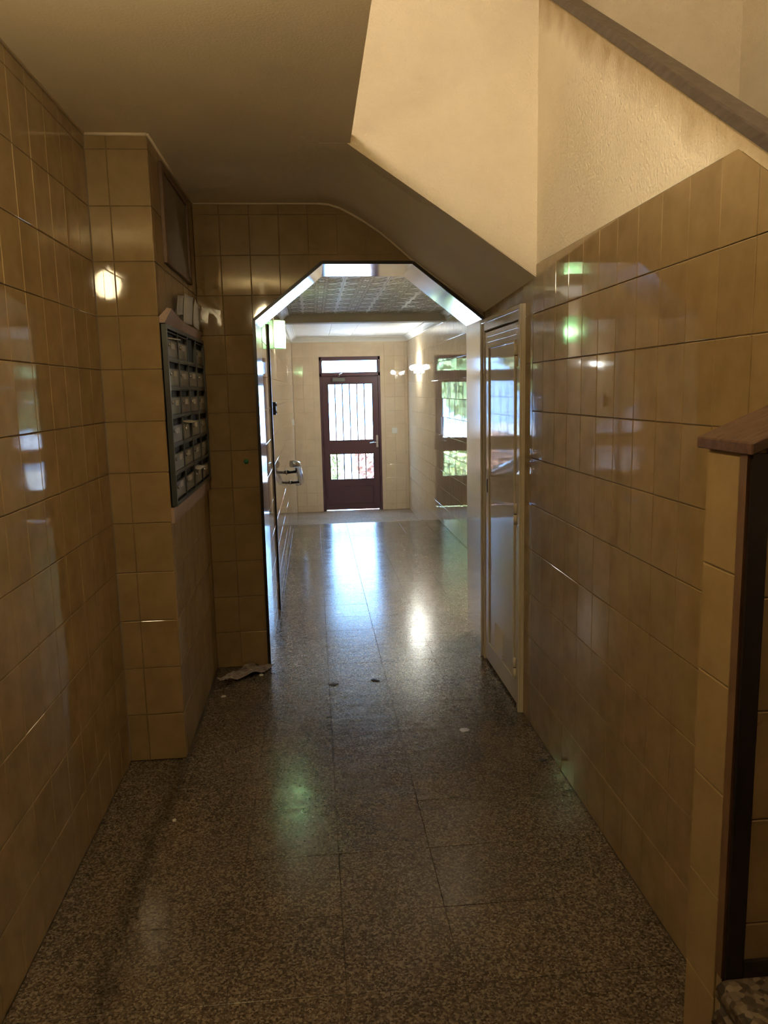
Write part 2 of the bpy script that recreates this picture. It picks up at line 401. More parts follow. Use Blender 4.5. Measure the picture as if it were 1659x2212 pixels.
# ---- arch wall
aw = struct('wall_front', MB().prism([(-.95,-.05),(ARCH[0][0]-.012,-.05),(ARCH[1][0]-.012,ARCH[1][1]+.006),(ARCH[2][0]-.006,ARCH[2][1]+.012),(ARCH[3][0]+.006,ARCH[3][1]+.012),(.928,ARCH[4][1]+.006),(.928,-.05),(2.45,-.05),(2.45,5.5),(-.95,5.5)], YA+B_, YB, 1), M_GROUT, 'dark tiled end wall around the octagonal metal-lined opening')
SOF = [(-.7,2.458),(.05,2.458),(.116,2.452),(.175,2.434),(.234,2.403),(.30,2.365),(.376,2.315),(.455,2.25),(.543,2.175),(.925,1.897)]
def soffit_z(x):
    for p,q in zip(SOF[:-1],SOF[1:]):
        if p[0]<=x<=q[0]: return p[1]+(q[1]-p[1])*(x-p[0])/(q[0]-p[0])
    return 1.9
sofk = []
for p,q in zip(SOF[1:-1],SOF[2:]):
    a,b = -(q[1]-p[1]), (q[0]-p[0]); sofk.append((a,b,a*p[0]+b*p[1]))
arch_h = [(ARCH[0][0]-.012,-.1),(ARCH[1][0]-.012,ARCH[1][1]+.006),(ARCH[2][0]-.006,ARCH[2][1]+.012),(ARCH[3][0]+.006,ARCH[3][1]+.012),(ARCH[4][0]+.02,ARCH[4][1]-.004),(ARCH[5][0]+.02,-.1)]
tiling(aw,(1,0,0),(0,0,1),(0,-1,0),(0,YA,0), XA,XR,0,ZC, M_TILE, uo=-.295, keep=sofk, holes=[arch_h])
obj('upper_plaster', box((XC,YA-.02,2.76),(2.28,YA+B_,5.5)), M_PLASTER, aw)
# ---- right wall (parapet of the second flight on top)
def railz(y): return 1.955+.648*(y-1.567)
rw = struct('wall_right', MB().prism([(1.32,-.05),(YA+.01,-.05),(YA+.01,railz(YA)),(1.32,railz(1.32))], XR+B_, XR+.05, 0), M_GROUT, 'right corridor wall, tiled up to a level edge below bare plaster')
DY0, DY1, DZ = 3.355, 4.172, 1.857
TT = 1.995
slope_keep = (-.648, 1, railz(0)-.035)
tiling(rw,(0,1,0),(0,0,1),(-1,0,0),(XR,0,0), 1.33,YA,0,TT, M_TILE, uo=2.342, keep=[slope_keep], holes=[[(DY0,-.1),(DY1,-.1),(DY1,DZ),(DY0,DZ)]])
up = MB().prism([(YS+.3,TT),(YS+.3,railz(YS+.3)-.002),(1.62+.0,railz(1.62)-.002),(1.33,railz(1.33)-.002),(1.33,railz(1.33)-.034),(1.665,railz(1.665)-.034),(1.69,TT)], XR+.0015, XR+B_, 0)
obj('plaster_band', up, M_STAINED, rw)
# ---- upper flight: vertical face and sloping soffit
fl = MB()
SF = [(.12,2.458),(.18,2.445),(.925,1.944)]
fl.prism([(XC,2.445),(XR+.01,1.942),(XR+.01,4.2),(XC,4.2)], YS, YS+.10, 1)
uf = struct('wall_upper_flight', fl, M_PLASTER, 'brightly lit cream plaster side of the flight above the corridor')
sof = MB(); nS = 16; rows = []
for t in range(3):
    yy = YS+.003+(YA+.01-YS-.003)*t/2
    r = []
    for k in range(nS+1):
        x = .058+(XR+.005-.058)*k/nS
        front = 2.4545 if x < .175 else 2.4545-(x-.175)*(2.4545-1.944)/(.925-.175)
        back = soffit_z(min(x,.925))
        f = (t/2)**1.0
        r.append((x, yy, front*(1-f)+back*f))
    rows.append(r)
vs = [p for r in rows for p in r]; fs = []
for t in range(2):
    for k in range(nS): fs.append((t*(nS+1)+k, t*(nS+1)+k+1, (t+1)*(nS+1)+k+1, (t+1)*(nS+1)+k))
sof.add(vs, fs, True)
for (r,fl_) in ((rows[0],1),(rows[2],0)):
    sof.add(list(r)+[(x,y,2.75) for (x,y,z) in r], [(k,k+1,nS+2+k,nS+1+k) for k in range(nS)])
sof.add([(rows[0][0][0],rows[0][0][1],2.75),(rows[0][-1][0],rows[0][0][1],2.75),(rows[0][-1][0],rows[2][0][1],2.75),(rows[0][0][0],rows[2][0][1],2.75)],[(0,1,2,3)])
sf = tag(obj('ceiling_soffit', sof, M_CEIL), 'shaded ceiling soffit curving down beneath the upper flight', kind='structure')
ce = struct('ceiling', MB().prism([(XL-.15,-1.6),(XC,-1.6),(XC,YS+.003),(.06,YS+.003),(.06,YA+.1),(XL-.15,YA+.1)], ZC, ZC+.04, 2), M_CEIL, 'flat corridor ceiling in tan rough paint')
# caulk beads along the ceiling line
def bead(n, pts, r=.006): return tag(obj('trim_%d'%n, MB().tube(pts, r, 6), M_BEAD), 'pale caulk bead along the ceiling line', kind='structure', group='ceiling beads')
bead(1, [(XL+.002,.3,ZC-.002),(XL+.002,YP,ZC-.002)])
bead(2, [(XL,YP-.002,ZC-.003),(XA,YP-.002,ZC-.003)], .007)
bead(3, [(XA+.002,YP,ZC-.002),(XA+.002,YA,ZC-.002)])
bead(4, [(XA,YA-.003,ZC-.001)]+[(x,YA-.003,z-.004) for x,z in SOF[1:-1]]+[(.92,YA-.003,1.90)], .006)
# ---- stairwell shell, back of the corridor
struct('wall_stairwell', box((2.28,-1.65,-.06),(2.42,YA+.1,5.55)), M_PLASTER, 'bright cream far wall of the stairwell above the wooden rail')
struct('wall_back', box((XL-.15,-1.75,-.05),(2.45,-1.6,5.5)), M_WOOD, 'plain wall at the near end of the corridor')
struct('wall_landing', box((XL-.15,-1.6,2.60),(XL,YA+.1,5.5)), M_PLASTER, 'plain wall of the landing upstairs')
struct('ceiling_stairwell', box((XL-.15,-1.75,5.5),(2.45,YB,5.65)), M_CEIL, 'ceiling above the stairwell')

# ---- floor
FX, FY, FP = .032, 2.045, .30
REG = [(XL,XR,-.4,YP),(XA,XR,YP,YA),(ARCH[0][0],ARCH[5][0],YA,YB),(HL,HR,YB,YSTEP)]
flo = struct('floor', MB().box((XL-.2,-1.8,-.12),(2.45,YB,-.0025)).box((HL-.1,YB,-.12),(HR+.1,YSTEP-.004,-.0025)), M_FGROUT, 'speckled brown terrazzo floor of square slabs, polished towards the hall')
def floor_tiles(parent, regs, z, mat, x0, y0, p, i_r, j_r):
    po = wloc(parent)
    for i in range(*i_r):
        for j in range(*j_r):
            a0,a1,b0,b1 = x0+i*p, x0+(i+1)*p, y0+j*p, y0+(j+1)*p; R = []
            for (x_0,x_1,y_0,y_1) in regs:
                q = (max(a0,x_0),min(a1,x_1),max(b0,y_0),min(b1,y_1))
                if q[1]-q[0] > .01 and q[3]-q[2] > .01: R.append(q)
            if not R: continue
            q = (min(r[0] for r in R),max(r[1] for r in R),min(r[2] for r in R),max(r[3] for r in R)); g = .0008
            o = link('floor_tile', tile_mesh(q[1]-q[0]-2*g, q[3]-q[2]-2*g, mat, pil=.0008, thick=.01), None)
            o.parent = parent
            o.matrix_local = Matrix.Translation(Vector(((q[0]+q[1])/2,(q[2]+q[3])/2,z-random.random()*.0004))-po) @ Matrix.Rotation(random.gauss(0,.0012),4,'X') @ Matrix.Rotation(random.gauss(0,.0012),4,'Y')
floor_tiles(flo, REG, 0, M_TERR, FX, FY, FP, (-3,6), (-9,23))
lo = struct('floor_lower', box((HL-.1,YSTEP,ZLOW-.1),(HR+.1,HF+.15,ZLOW-.0025)), M_GROUT, 'tan lower floor between the steps and the entrance door')
floor_tiles(lo, [(HL,HR,YSTEP+.3,HF)], ZLOW, M_TERR_LOW, FX, YSTEP+.3, FP, (-3,6), (0,10))
stp = struct('trim_steps', MB().prism([(YSTEP-.004,-.12),(YSTEP-.004,-.0),(YSTEP+.02,-.0),(YSTEP+.02,-.145),(YSTEP+.30,-.145),(YSTEP+.30,ZLOW-.002),(YSTEP-.004,ZLOW-.002)], HL, HR, 0), M_TERR_LOW, 'two shallow steps down to the lower floor')

# ---- hall walls
hl = struct('wall_hall_left', box((HL-.30,YB,-.40),(HL-B_,HF+.15,ZH+.2)), M_GROUT_H, 'glossy tiled left wall of the bright hall')
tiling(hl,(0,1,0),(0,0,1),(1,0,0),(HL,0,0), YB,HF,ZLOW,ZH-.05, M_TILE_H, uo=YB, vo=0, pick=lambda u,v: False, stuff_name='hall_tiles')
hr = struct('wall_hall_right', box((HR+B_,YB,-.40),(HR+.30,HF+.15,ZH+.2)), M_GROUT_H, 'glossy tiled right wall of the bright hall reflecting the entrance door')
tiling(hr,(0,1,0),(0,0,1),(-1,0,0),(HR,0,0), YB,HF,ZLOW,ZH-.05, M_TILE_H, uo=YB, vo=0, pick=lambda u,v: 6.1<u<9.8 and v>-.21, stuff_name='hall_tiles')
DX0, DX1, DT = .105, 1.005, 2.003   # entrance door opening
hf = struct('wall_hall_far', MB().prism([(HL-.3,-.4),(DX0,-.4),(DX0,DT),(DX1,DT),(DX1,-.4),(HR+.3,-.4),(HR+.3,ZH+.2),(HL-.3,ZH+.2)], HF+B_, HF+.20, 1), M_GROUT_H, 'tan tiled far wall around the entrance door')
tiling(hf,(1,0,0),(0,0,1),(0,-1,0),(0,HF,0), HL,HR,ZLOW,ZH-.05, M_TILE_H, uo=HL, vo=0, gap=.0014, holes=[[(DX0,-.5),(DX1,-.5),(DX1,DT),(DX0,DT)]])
# hall ceiling: panels in two bays with a beam between
hc = struct('ceiling_hall', box((HL-.3,YB,ZH+.012),(HR+.3,HF+.2,ZH+.25)), M_CORNICE, 'hall ceiling clad with pale embossed square panels')
YBM = 8.25
def panel_mesh(p):
    m = MB(); h = p/2-.0015; m.box((-h,-h,0),(h,h,.010)); return m
PS = .32
pm = panel_mesh(PS).mesh('ceiling_panel'); pm.materials.append(M_PANEL)
rb = MB()
def rib(a, b, wd=.007, z=-.003):
    a, b = Vector((*a,0)), Vector((*b,0)); d = (b-a).normalized(); n = Vector((-d.y,d.x,0))*wd/2
    rb.hexa([a-n+Vector((0,0,z)), b-n+Vector((0,0,z)), b+n+Vector((0,0,z)), a+n+Vector((0,0,z)), a-n+Vector((0,0,.001)), b-n+Vector((0,0,.001)), b+n+Vector((0,0,.001)), a+n+Vector((0,0,.001))])
q = PS/2-.012
for k in range(4):
    a = k*math.pi/2; c, s = math.cos(a), math.sin(a)
    R = lambda x,y: (x*c-y*s, x*s+y*c)
    rib(R(q,0),R(0,q)); rib(R(.02,.02),R(q*.93,q*.93)); rib(R(q*.55,0),R(0,q*.55)); rib(R(q,0),R(q*.62,q*.62)); rib(R(0,q),R(q*.62,q*.62)); rib(R(q*.3,-q*.0),R(q,q*.33),.005); rib(R(q*.3,0),R(q,-q*.33),.005)
rbm = rb.mesh('relief'); rbm.materials.append(M_RIB)
hpo = wloc(hc)
for (y0,y1) in ((YB+.04,YBM-.09),(YBM+.09,HF)):
    ny = int(math.ceil((y1-y0)/PS)); nx = 6
    for i in range(nx):
        for j in range(ny):
            cx, cy = .19-PS*1.5+PS*(i+.5), y0+PS*(j+.5)
            cx = HL+.02+PS*(i+.5)-.12
            o = link('ceiling_panel', pm, None, hc, Vector((cx,cy,ZH))-hpo)
            if y1 < 9: link('relief', rbm, None, o, (0,0,0))
struct('trim_beam', box((HL,YBM-.09,ZH-.085),(HR,YBM+.09,ZH+.02)), M_BEAM, 'beige beam crossing the hall ceiling')
def cornice(n, a, b, nrm):
    prof = [(0,0),(0,-.07),(.010,-.07),(.016,-.05),(.035,-.03),(.055,-.018),(.075,-.012),(.075,0)]
    a, b, nrm = Vector(a), Vector(b), Vector(nrm); k = len(prof)
    vs = [a+nrm*p+Vector((0,0,z)) for p,z in prof]+[b+nrm*p+Vector((0,0,z)) for p,z in prof]
    m = MB().add(vs, [list(range(k)), list(range(k,2*k))[::-1]]+[(i,(i+1)%k,k+(i+1)%k,k+i) for i in range(k)])
    return tag(obj('trim_cornice_%d'%n, m, M_CORNICE), 'white coved cornice along the hall ceiling', kind='structure', group='hall cornices')
for n,(a,b,nn) in enumerate([((HR,YB,ZH),(HR,YBM-.09,ZH),(-1,0,0)),((HR,YBM+.09,ZH),(HR,HF,ZH),(-1,0,0)),((HL,YB,ZH),(HL,YBM-.09,ZH),(1,0,0)),((HL,YBM+.09,ZH),(HL,HF,ZH),(1,0,0)),((HL,HF,ZH),(HR,HF,ZH),(0,-1,0))]): cornice(n+1,a,b,nn)
# blocking between corridor and hall
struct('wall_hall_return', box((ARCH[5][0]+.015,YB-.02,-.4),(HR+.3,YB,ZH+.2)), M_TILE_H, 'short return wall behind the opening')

# ---- polished metal lining of the octagonal opening
fr = empty('trim_arch', (.315,YA,0)); tag(fr, 'polished steel lining of the octagonal doorway with a thin dark edge', kind='structure')
for k in range(5):
    p, q = ARCH[k], ARCH[k+1]
    d = Vector((q[0]-p[0], q[1]-p[1])).normalized(); n = Vector((-d.y, d.x))  # outward
    t = .009
    pp = [(p[0],p[1]),(q[0],q[1]),(q[0]+n.x*t,q[1]+n.y*t),(p[0]+n.x*t,p[1]+n.y*t)]
    obj('lining', MB().prism(pp, YA-.006, YB+.004, 1), M_STEEL, fr)
    e = .016
    pe = [(p[0]+n.x*.0005,p[1]+n.y*.0005),(q[0]+n.x*.0005,q[1]+n.y*.0005),(q[0]+n.x*e+d.x*.004,q[1]+n.y*e+d.y*.004),(p[0]+n.x*e-d.x*.004,p[1]+n.y*e-d.y*.004)]
    if k < 4: obj('edge_strip', MB().prism(pe, YA-.012, YA-.0045, 1), M_DARK, fr)
    else: obj('edge_strip', MB().prism([(p[0]+.0005,p[1]),(p[0]+.0005,0),(p[0]+.011,0),(p[0]+.011,p[1]+.004)], YA-.012, YA-.0045, 1), M_DARK, fr)

# ---- entrance door
def build_entrance():
    d = empty('door_1', ((DX0+DX1)/2,HF,ZLOW)); tag(d, 'dark plum metal entrance door with barred glass and a transom', kind='structure')
    y0, y1 = HF+.03, HF+.08
    fw = .032
    f = MB().box((DX0,y0-.02,ZLOW),(DX0+fw,y1+.02,DT)).box((DX1-fw,y0-.02,ZLOW),(DX1,y1+.02,DT)).box((DX0,y0-.02,1.955),(DX1,y1+.02,DT)).box((DX0,y0-.02,1.722),(DX1,y1+.02,1.768))
    f.box((DX0+fw-.004,y1+.002,ZLOW),(DX0+fw+.016,y1+.02,1.72)).box((DX1-fw-.016,y1+.002,ZLOW),(DX1-fw+.004,y1+.02,1.72)).box((DX0+fw,y1+.002,1.70),(DX1-fw,y1+.02,1.725))
    obj('frame', f, M_BROWN, d)
    tp = obj('transom_pane', box((DX0+fw,y0+.015,1.768),(DX1-fw,y0+.021,1.955)), M_GLASS, d)
    obj('transom_seal', MB().box((DX0+fw,y0-.002,1.768),(DX0+fw+.012,y0+.03,1.955)).box((DX1-fw-.012,y0-.002,1.768),(DX1-fw,y0+.03,1.955)).box((DX0+fw,y0-.002,1.768),(DX1-fw,y0+.03,1.776)).box((DX0+fw,y0-.002,1.947),(DX1-fw,y0+.03,1.955)), M_BROWN2, d)
    l0, l1, b0, t0 = DX0+fw+.003, DX1-fw-.003, ZLOW+.018, 1.712
    g0, g1 = .224, .888
    lf = MB()
    lf.box((l0,y0,b0),(g0,y1,t0)).box((g1,y0,b0),(l1,y1,t0))
    lf.box((g0,y0,1.612),(g1,y1,t0)).box((g0,y0,.578),(g1,y1,.767)).box((g0,y0,b0),(g1,y1,.181))
    leaf = obj('leaf', lf, M_BROWN, d)
    pm_ = MB(); z0,z1,x0,x1,t = ZLOW+.10,.085,.235,.877,.008
    pm_.box((x0,y0-.004,z0),(x1,y0+.002,z0+t)).box((x0,y0-.004,z1-t),(x1,y0+.002,z1)).box((x0,y0-.004,z0),(x0+t,y0+.002,z1)).box((x1-t,y0-.004,z0),(x1,y0+.002,z1))
    obj('panel_moulding', pm_, M_BROWN, leaf)
    for (z0,z1) in ((.767,1.612),(.181,.578)):
        obj('pane', box((g0,y0+.018,z0),(g1,y0+.024,z1)), M_GLASS, leaf)
        bd = MB(); t = .010
        bd.box((g0,y0-.004,z0),(g0+t,y0+.014,z1)).box((g1-t,y0-.004,z0),(g1,y0+.014,z1)).box((g0,y0-.004,z0),(g1,y0+.014,z0+t)).box((g0,y0-.004,z1-t),(g1,y0+.014,z1))
        obj('glazing_bead', bd, M_BROWN2, leaf)
        for k in range(5):
            x = .331+.1085*k
            obj('bar', MB().box((x-.008,y1+.004,z0-.02),(x+.008,y1+.016,z1+.02)), M_BROWN, leaf)
    h = MB().box((.925,y0-.008,.66),(.955,y0,.84)).tube([(.938,y0-.006,.735),(.938,y0-.05,.735)],.009,8).tube([(.942,y0-.05,.735),(.90,y0-.052,.735),(.825,y0-.05,.728)],.009,8)
    obj('handle', h, M_CHROME, leaf)
    c = MB().box((.30,y0-.05,1.645),(.48,y0,1.695))
    cl = obj('closer', c, plain('closer_grey',(.16,.17,.15),.4), leaf)
    obj('closer_arm', MB().tube([(.39,y0-.03,1.697),(.40,y0-.05,1.745),(.44,y0-.03,1.76)],.007,8), M_CHROME, cl)
    obj('threshold', box((DX0+.02,HF+.02,ZLOW-.002),(DX1-.02,HF+.15,ZLOW+.006)), M_CHROME, d)
    for z in (-.1, .75, 1.55): obj('hinge', MB().lathe([(0,-.05),(.011,-.05),(.011,.05),(0,.05)],(DX0+.028,y0-.006,z),n=10), M_BROWN, d)
build_entrance()

# ---- cupboard door in the right wall
def build_cupboard_door():
    d = empty('door_2', (XR,(DY0+DY1)/2,0)); tag(d, 'narrow cream painted metal cupboard door with louvred vent beside the opening', kind='structure')
    def bx(y0,z0,y1,z1,x0,x1): return MB().box((XR-x1,y0,z0),(XR-x0,y1,z1))
    f = MB(); jw = .062
    for (a,b,c,e) in ((DY0,0,DY0+jw,DZ),(DY1-jw,0,DY1,DZ),(DY0+jw,DZ-jw,DY1-jw,DZ)):
        f.box((XR-.016,a,b),(XR+.04,c,e))
    f.box((XR-.024,DY0,0),(XR-.014,DY0+.022,DZ)).box((XR-.024,DY0+.022,DZ-.022),(XR-.014,DY1-.022,DZ)).box((XR-.024,DY1-.022,0),(XR-.014,DY1,DZ))
    fo = obj('frame', f, M_PAINT, d); bevel(fo, .003, 1)
    obj('dark_gap', box((XR+.02,DY0+jw,0),(XR+.035,DY1-jw,DZ-jw)), M_PAINT_IN, d)
    y0,y1,z0,z1 = DY0+jw+.006, DY1-jw-.005, .012, DZ-jw-.006
    lf = obj('leaf', box((XR-.010,y0,z0),(XR+.016,y1,z1)), M_PAINT, d); bevel(lf, .003, 1)
    # raised border moulding
    m = MB(); a0,a1,b0,b1 = y0+.055,y1-.09,.115,z1-.075
    for (p0,q0,p1,q1) in ((a0,b0,a0+.014,b1),(a1-.014,b0,a1,b1),(a0+.014,b0,a1-.014,b0+.014),(a0+.014,b1-.014,a1-.014,b1)):
        m.box((XR-.017,p0,q0),(XR-.009,p1,q1))
    mo = obj('moulding', m, M_PAINT, lf); bevel(mo, .002, 1)
    top = MB().box((XR-.014,y0+.02,z1-.028),(XR-.009,y1-.02,z1-.016)).box((XR-.014,y0+.03,b1+.02),(XR-.009,y1-.03,b1+.03))
    obj('top_rib', top, M_PAINT, lf)
    k = obj('keyhole_plate', MB().lathe([(0,-.003),(.017,-.003),(.019,.0),(.017,.003),(0,.003)],(XR-.012,4.045,.985),axis='x',n=16), M_DARK, lf)
    for v in k.data.vertices: v.co.z = (v.co.z-.019)*2.0+.019
    for z in (1.64,.93,.20):
        h = MB().lathe([(0,-.048),(.0085,-.048),(.0085,-.002),(0,-.002)],(XR-.024,DY0+jw+.003,z),n=10).lathe([(0,.002),(.0085,.002),(.0085,.048),(0,.048)],(XR-.024,DY0+jw+.003,z),n=10)
        h.box((XR-.019,DY0+jw-.016,z-.046),(XR-.015,DY0+jw+.022,z+.046))
        hi = obj('hinge', h, M_PAINT, d)
        obj('pin', MB().lathe([(0,-.0022),(.0075,-.0022),(.0075,.0022),(0,.0022)],(XR-.024,DY0+jw+.003,z),n=10), M_DARK, hi)
    for i in range(9):
        z = .135+.017*i
        s = MB().hexa([(XR-.010,3.70,z),(XR-.010,3.86,z),(XR-.018,3.86,z+.001),(XR-.018,3.70,z+.001),(XR-.010,3.70,z+.012),(XR-.010,3.86,z+.012),(XR-.012,3.86,z+.012),(XR-.012,3.70,z+.012)])
        obj('louvre', s, M_PAINT, lf)
build_cupboard_door()

# ================================================================== THINGS
# ---- wooden capping of the right-hand parapet
def railcap():
    y0,y1 = 1.30, YS-.004
    m = MB(); x0,x1 = XR-.005, XR+.056; t = .034
    m.hexa([(x0,y0,railz(y0)),(x1,y0,railz(y0)),(x1,y1,railz(y1)),(x0,y1,railz(y1)),(x0,y0,railz(y0)+t),(x1,y0,railz(y0)+t),(x1,y1,railz(y1)+t),(x0,y1,railz(y1)+t)])
    o = obj('stair_rail', m, M_WOOD_RAIL); bevel(o, .004, 2)
    tag(o, 'long dark wooden rail sloping down across the top right corner', 'handrail')
railcap()
# ---- parapet beside the first flight
PX, PY0, PY1 = .695, 1.19, 1.32
def capz(x): return 1.388+.417*(x-PX)
pw = struct('wall_parapet', MB().prism([(PX+B_,0),(XR+1.2,0),(XR+1.2,capz(XR+1.2)),(PX+B_,capz(PX+B_))], PY0+B_, PY1, 1), M_GROUT, 'tiled stair parapet ending at the right edge under a wooden cap')
tiling(pw,(0,1,0),(0,0,1),(-1,0,0),(PX,0,0), PY0+.022,PY1,0,1.385, M_TILE, uo=PY0+.022, vo=-.02)
tiling(pw,(1,0,0),(0,0,1),(0,-1,0),(0,PY0,0), PX+.035,1.30,.45,1.6, M_TILE, uo=PX+.035, vo=-.055, keep=[(-.417,1,capz(0)-.004)])
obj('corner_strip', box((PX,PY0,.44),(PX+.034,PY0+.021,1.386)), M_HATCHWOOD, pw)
obj('shadow_strip', box((PX+.006,PY0-.006,.44),(PX+.038,PY0,1.386)), M_DARK, pw)  # shadow band beside the corner, built as a thin black strip
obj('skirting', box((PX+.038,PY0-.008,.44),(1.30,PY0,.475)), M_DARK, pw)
cp = MB(); c0,c1 = PX-.007, 1.35
cp.hexa([(c0,PY0-.025,capz(c0)),(c1,PY0-.025,capz(c1)),(c1,PY1+.025,capz(c1)),(c0,PY1+.025,capz(c0)),(c0,PY0-.025,capz(c0)+.020),(c1,PY0-.025,capz(c1)+.020),(c1,PY1+.025,capz(c1)+.020),(c0,PY1+.025,capz(c0)+.020)])
cpo = obj('parapet_cap', cp, M_WOOD); bevel(cpo, .002, 1); tag(cpo, 'short dark wooden cap on the tiled stair parapet at the right edge', 'handrail')
# ---- first flight of steps
for k in range(5):
    zt = .1485*(k+1)-.002; xn = .08+.30*k
    st = empty('stair_step', (xn,.6,0)); 
    tag(st, ['dark speckled terrazzo stair step at the bottom right corner','lowest stair step out beside the viewer','second stair step up','fourth stair step hidden by the parapet','fifth stair step hidden by the parapet'][[1,2,0,3,4][k]], 'stair step', 'steps of the first flight')
    prof = []
    for a in range(7):
        an = math.pi/2+math.pi*a/6; prof.append((xn+.022+.022*math.cos(an), zt-.022+.022*math.sin(an)))
    prof = [(xn+.34,zt)]+prof+[(xn+.34,zt-.044)]
    obj('tread', MB().prism(prof, -.2, PY0-.008 if k>=2 else PY0-.008, 1), M_TERR_DARK, st)
    lobe = []
    for a in range(9):
        an = math.pi/2+math.pi*a/8; lobe.append((xn+.030+.034*math.cos(an), zt-.082+.036*math.sin(an)))
    obj('riser', MB().prism([(xn+.33,zt-.046)]+lobe+[(xn+.03,zt-.1465),(xn+.33,zt-.1465)], -.2, PY0-.008, 1), M_TERR_DARK, st)

# ---- mailboxes
def mailboxes():
    X0 = XA; XF = -.559; Y0,Y1,Z0,Z1 = 3.125,4.165,1.06,1.772
    t = empty('mailbox_unit', (XA,(Y0+Y1)/2,Z0)); tag(t, 'bank of small grey metal mailboxes on the alcove wall', 'mailboxes')
    obj('backing', box((X0-.002,Y0,Z0),(X0+.004,Y1,Z1)), M_BOXIN, t)
    f = MB(); fw = .016
    f.box((X0,Y0,Z0),(XF+.006,Y0+fw,Z1)).box((X0,Y1-fw,Z0),(XF+.006,Y1,Z1)).box((X0,Y0+fw,Z0),(XF+.006,Y1-fw,Z0+fw)).box((X0,Y0+fw,Z1-fw),(XF+.006,Y1-fw,Z1))
    obj('frame', f, M_BOX, t)
    nc, nr = 4, 6; cw = (Y1-Y0-2*fw)/nc; rh = (Z1-Z0-2*fw)/nr
    for c in range(1,nc): obj('upright', box((X0,Y0+fw+c*cw-.008,Z0+fw),(XF+.003,Y0+fw+c*cw+.008,Z1-fw)), M_BOX, t)
    for r in range(1,nr): obj('shelf', box((X0,Y0+fw,Z0+fw+r*rh-.006),(XF+.002,Y1-fw,Z0+fw+r*rh+.006)), M_BOX, t)
    dm = MB().box((-.004,-cw/2+.014,0),(.006,cw/2-.014,rh-.05)).mesh('door'); dm.materials.append(M_BOXDOOR)
    fm = MB().box((-.003,-cw/2+.009,-.003),(.003,cw/2-.009,0)).box((-.003,-cw/2+.009,rh-.050),(.005,cw/2-.009,rh-.046)).box((-.003,-cw/2+.009,rh-.020),(.006,cw/2-.009,rh-.016)).mesh('slot_rim'); fm.materials.append(M_CHROME if False else M_BOX)
    lm = MB().box((0,-.035,0),(.0015,.035,.022)).mesh('name_card'); lm.materials.append(M_LABEL)
    km = MB().lathe([(0,0),(.007,0),(.007,.004),(.004,.006),(0,.006)],(0,0,0),axis='x',n=10).mesh('lock'); km.materials.append(M_CHROME)
    for c in range(nc):
        for r in range(nr):
            y = Y0+fw+(c+.5)*cw; z = Z0+fw+r*rh+.009
            if c == 2 and r == nr-1: continue      # this one has lost its door
            po = wloc(t)
            dr = link('door', dm, None, t, Vector((XF-.006,y,z))-po)
            if (c,r) in ((1,2),(3,1)): dr.rotation_euler.z = .05
            link('slot_rim', fm, None, dr, (.001,0,0))
            link('name_card', lm, None, dr, (.006,.02+random.uniform(-.015,.02),.034+random.uniform(-.004,.004)))
            link('lock', km, None, dr, (.006,-cw/2+.045,.045))
    return X0,XF,Y0,Y1,Z0,Z1
X0,XF,Y0,Y1,Z0,Z1 = mailboxes()
# pinkish boards above and below the mailboxes
b1 = MB(); n = 14; vs = []; 
for i in range(n+1):
    f = i/n; y = 3.115+(4.16-3.115)*f
    lift = .012*max(0,1-f/.45)**2
    out = .016+.03*max(0,1-f/.5)
    for (x,z) in ((XA+.001,1.775),(XA+.001+out*.4,1.775),(XA+.004+out,1.815+lift),(XA+.001+out*.7,1.819+lift),(XA+.001,1.80)):
        vs.append((x,y,z))
fs = []
for i in range(n):
    for k in range(5): fs.append((i*5+k,i*5+(k+1)%5,(i+1)*5+(k+1)%5,(i+1)*5+k))
fs += [(0,1,2,3,4),(n*5+4,n*5+3,n*5+2,n*5+1,n*5)]
b1.add(vs,fs)
tag(obj('cover_board', b1, M_PINK), 'bent pinkish board lying along the top of the mailboxes', 'board')
tag(obj('lower_board', box((XA-.001,3.108,.995),(XA+.012,4.165,1.056)), M_PINK), 'flat pinkish strip of board just below the mailboxes', 'board')
# leaflets standing on top
def sheet(name, y0, z0, wd, ht, lean, rz, label, mat=M_PAPER, curl=.012, thick=.0012, x=XA+.012):
    m = MB(); nx, nz = 4, 5; top = []; bot = []
    for j in range(nz+1):
        for i in range(nx+1):
            u, v = i/nx-.5, j/nz
            p = Vector((lean*ht*v**1.6+curl*(u*2)**2*.6, u*wd, ht*v))
            p = Matrix.Rotation(rz,3,'X') @ p
            top.append((x+p.x+thick, y0+p.y, z0+p.z)); bot.append((x+p.x, y0+p.y, z0+p.z))
    k = (nx+1); n_ = len(top); fs = []
    for j in range(nz):
        for i in range(nx):
            a = j*k+i; fs.append((a,a+1,a+k+1,a+k)); fs.append((n_+a,n_+a+k,n_+a+k+1,n_+a+1))
    border = [i for i in range(k)]+[j*k+nx for j in range(1,nz+1)]+[nz*k+i for i in range(nx-1,-1,-1)]+[j*k for j in range(nz-1,0,-1)]
    for a,b in zip(border,border[1:]+border[:1]): fs.append((a,n_+a,n_+b,b))
    m.add(top+bot, fs, True)
    return tag(obj(name, m, mat), label, 'paper', 'papers at the mailboxes')
sheet('leaflet', 3.705, 1.822, .235, .125, .10, .03, 'pale folded leaflet standing above the middle mailboxes')
sheet('leaflet', 3.925, 1.822, .20, .115, .12, -.06, 'pale leaflet standing nearest the end wall above the mailboxes', x=XA+.019)
sheet('leaflet', 3.50, 1.842, .15, .08, .12, .10, 'greyish tilted leaflet standing nearest the corner above the mailboxes', M_LABEL)
cwid = (Y1-Y0-.032)/4; rhei = (Z1-Z0-.032)/6
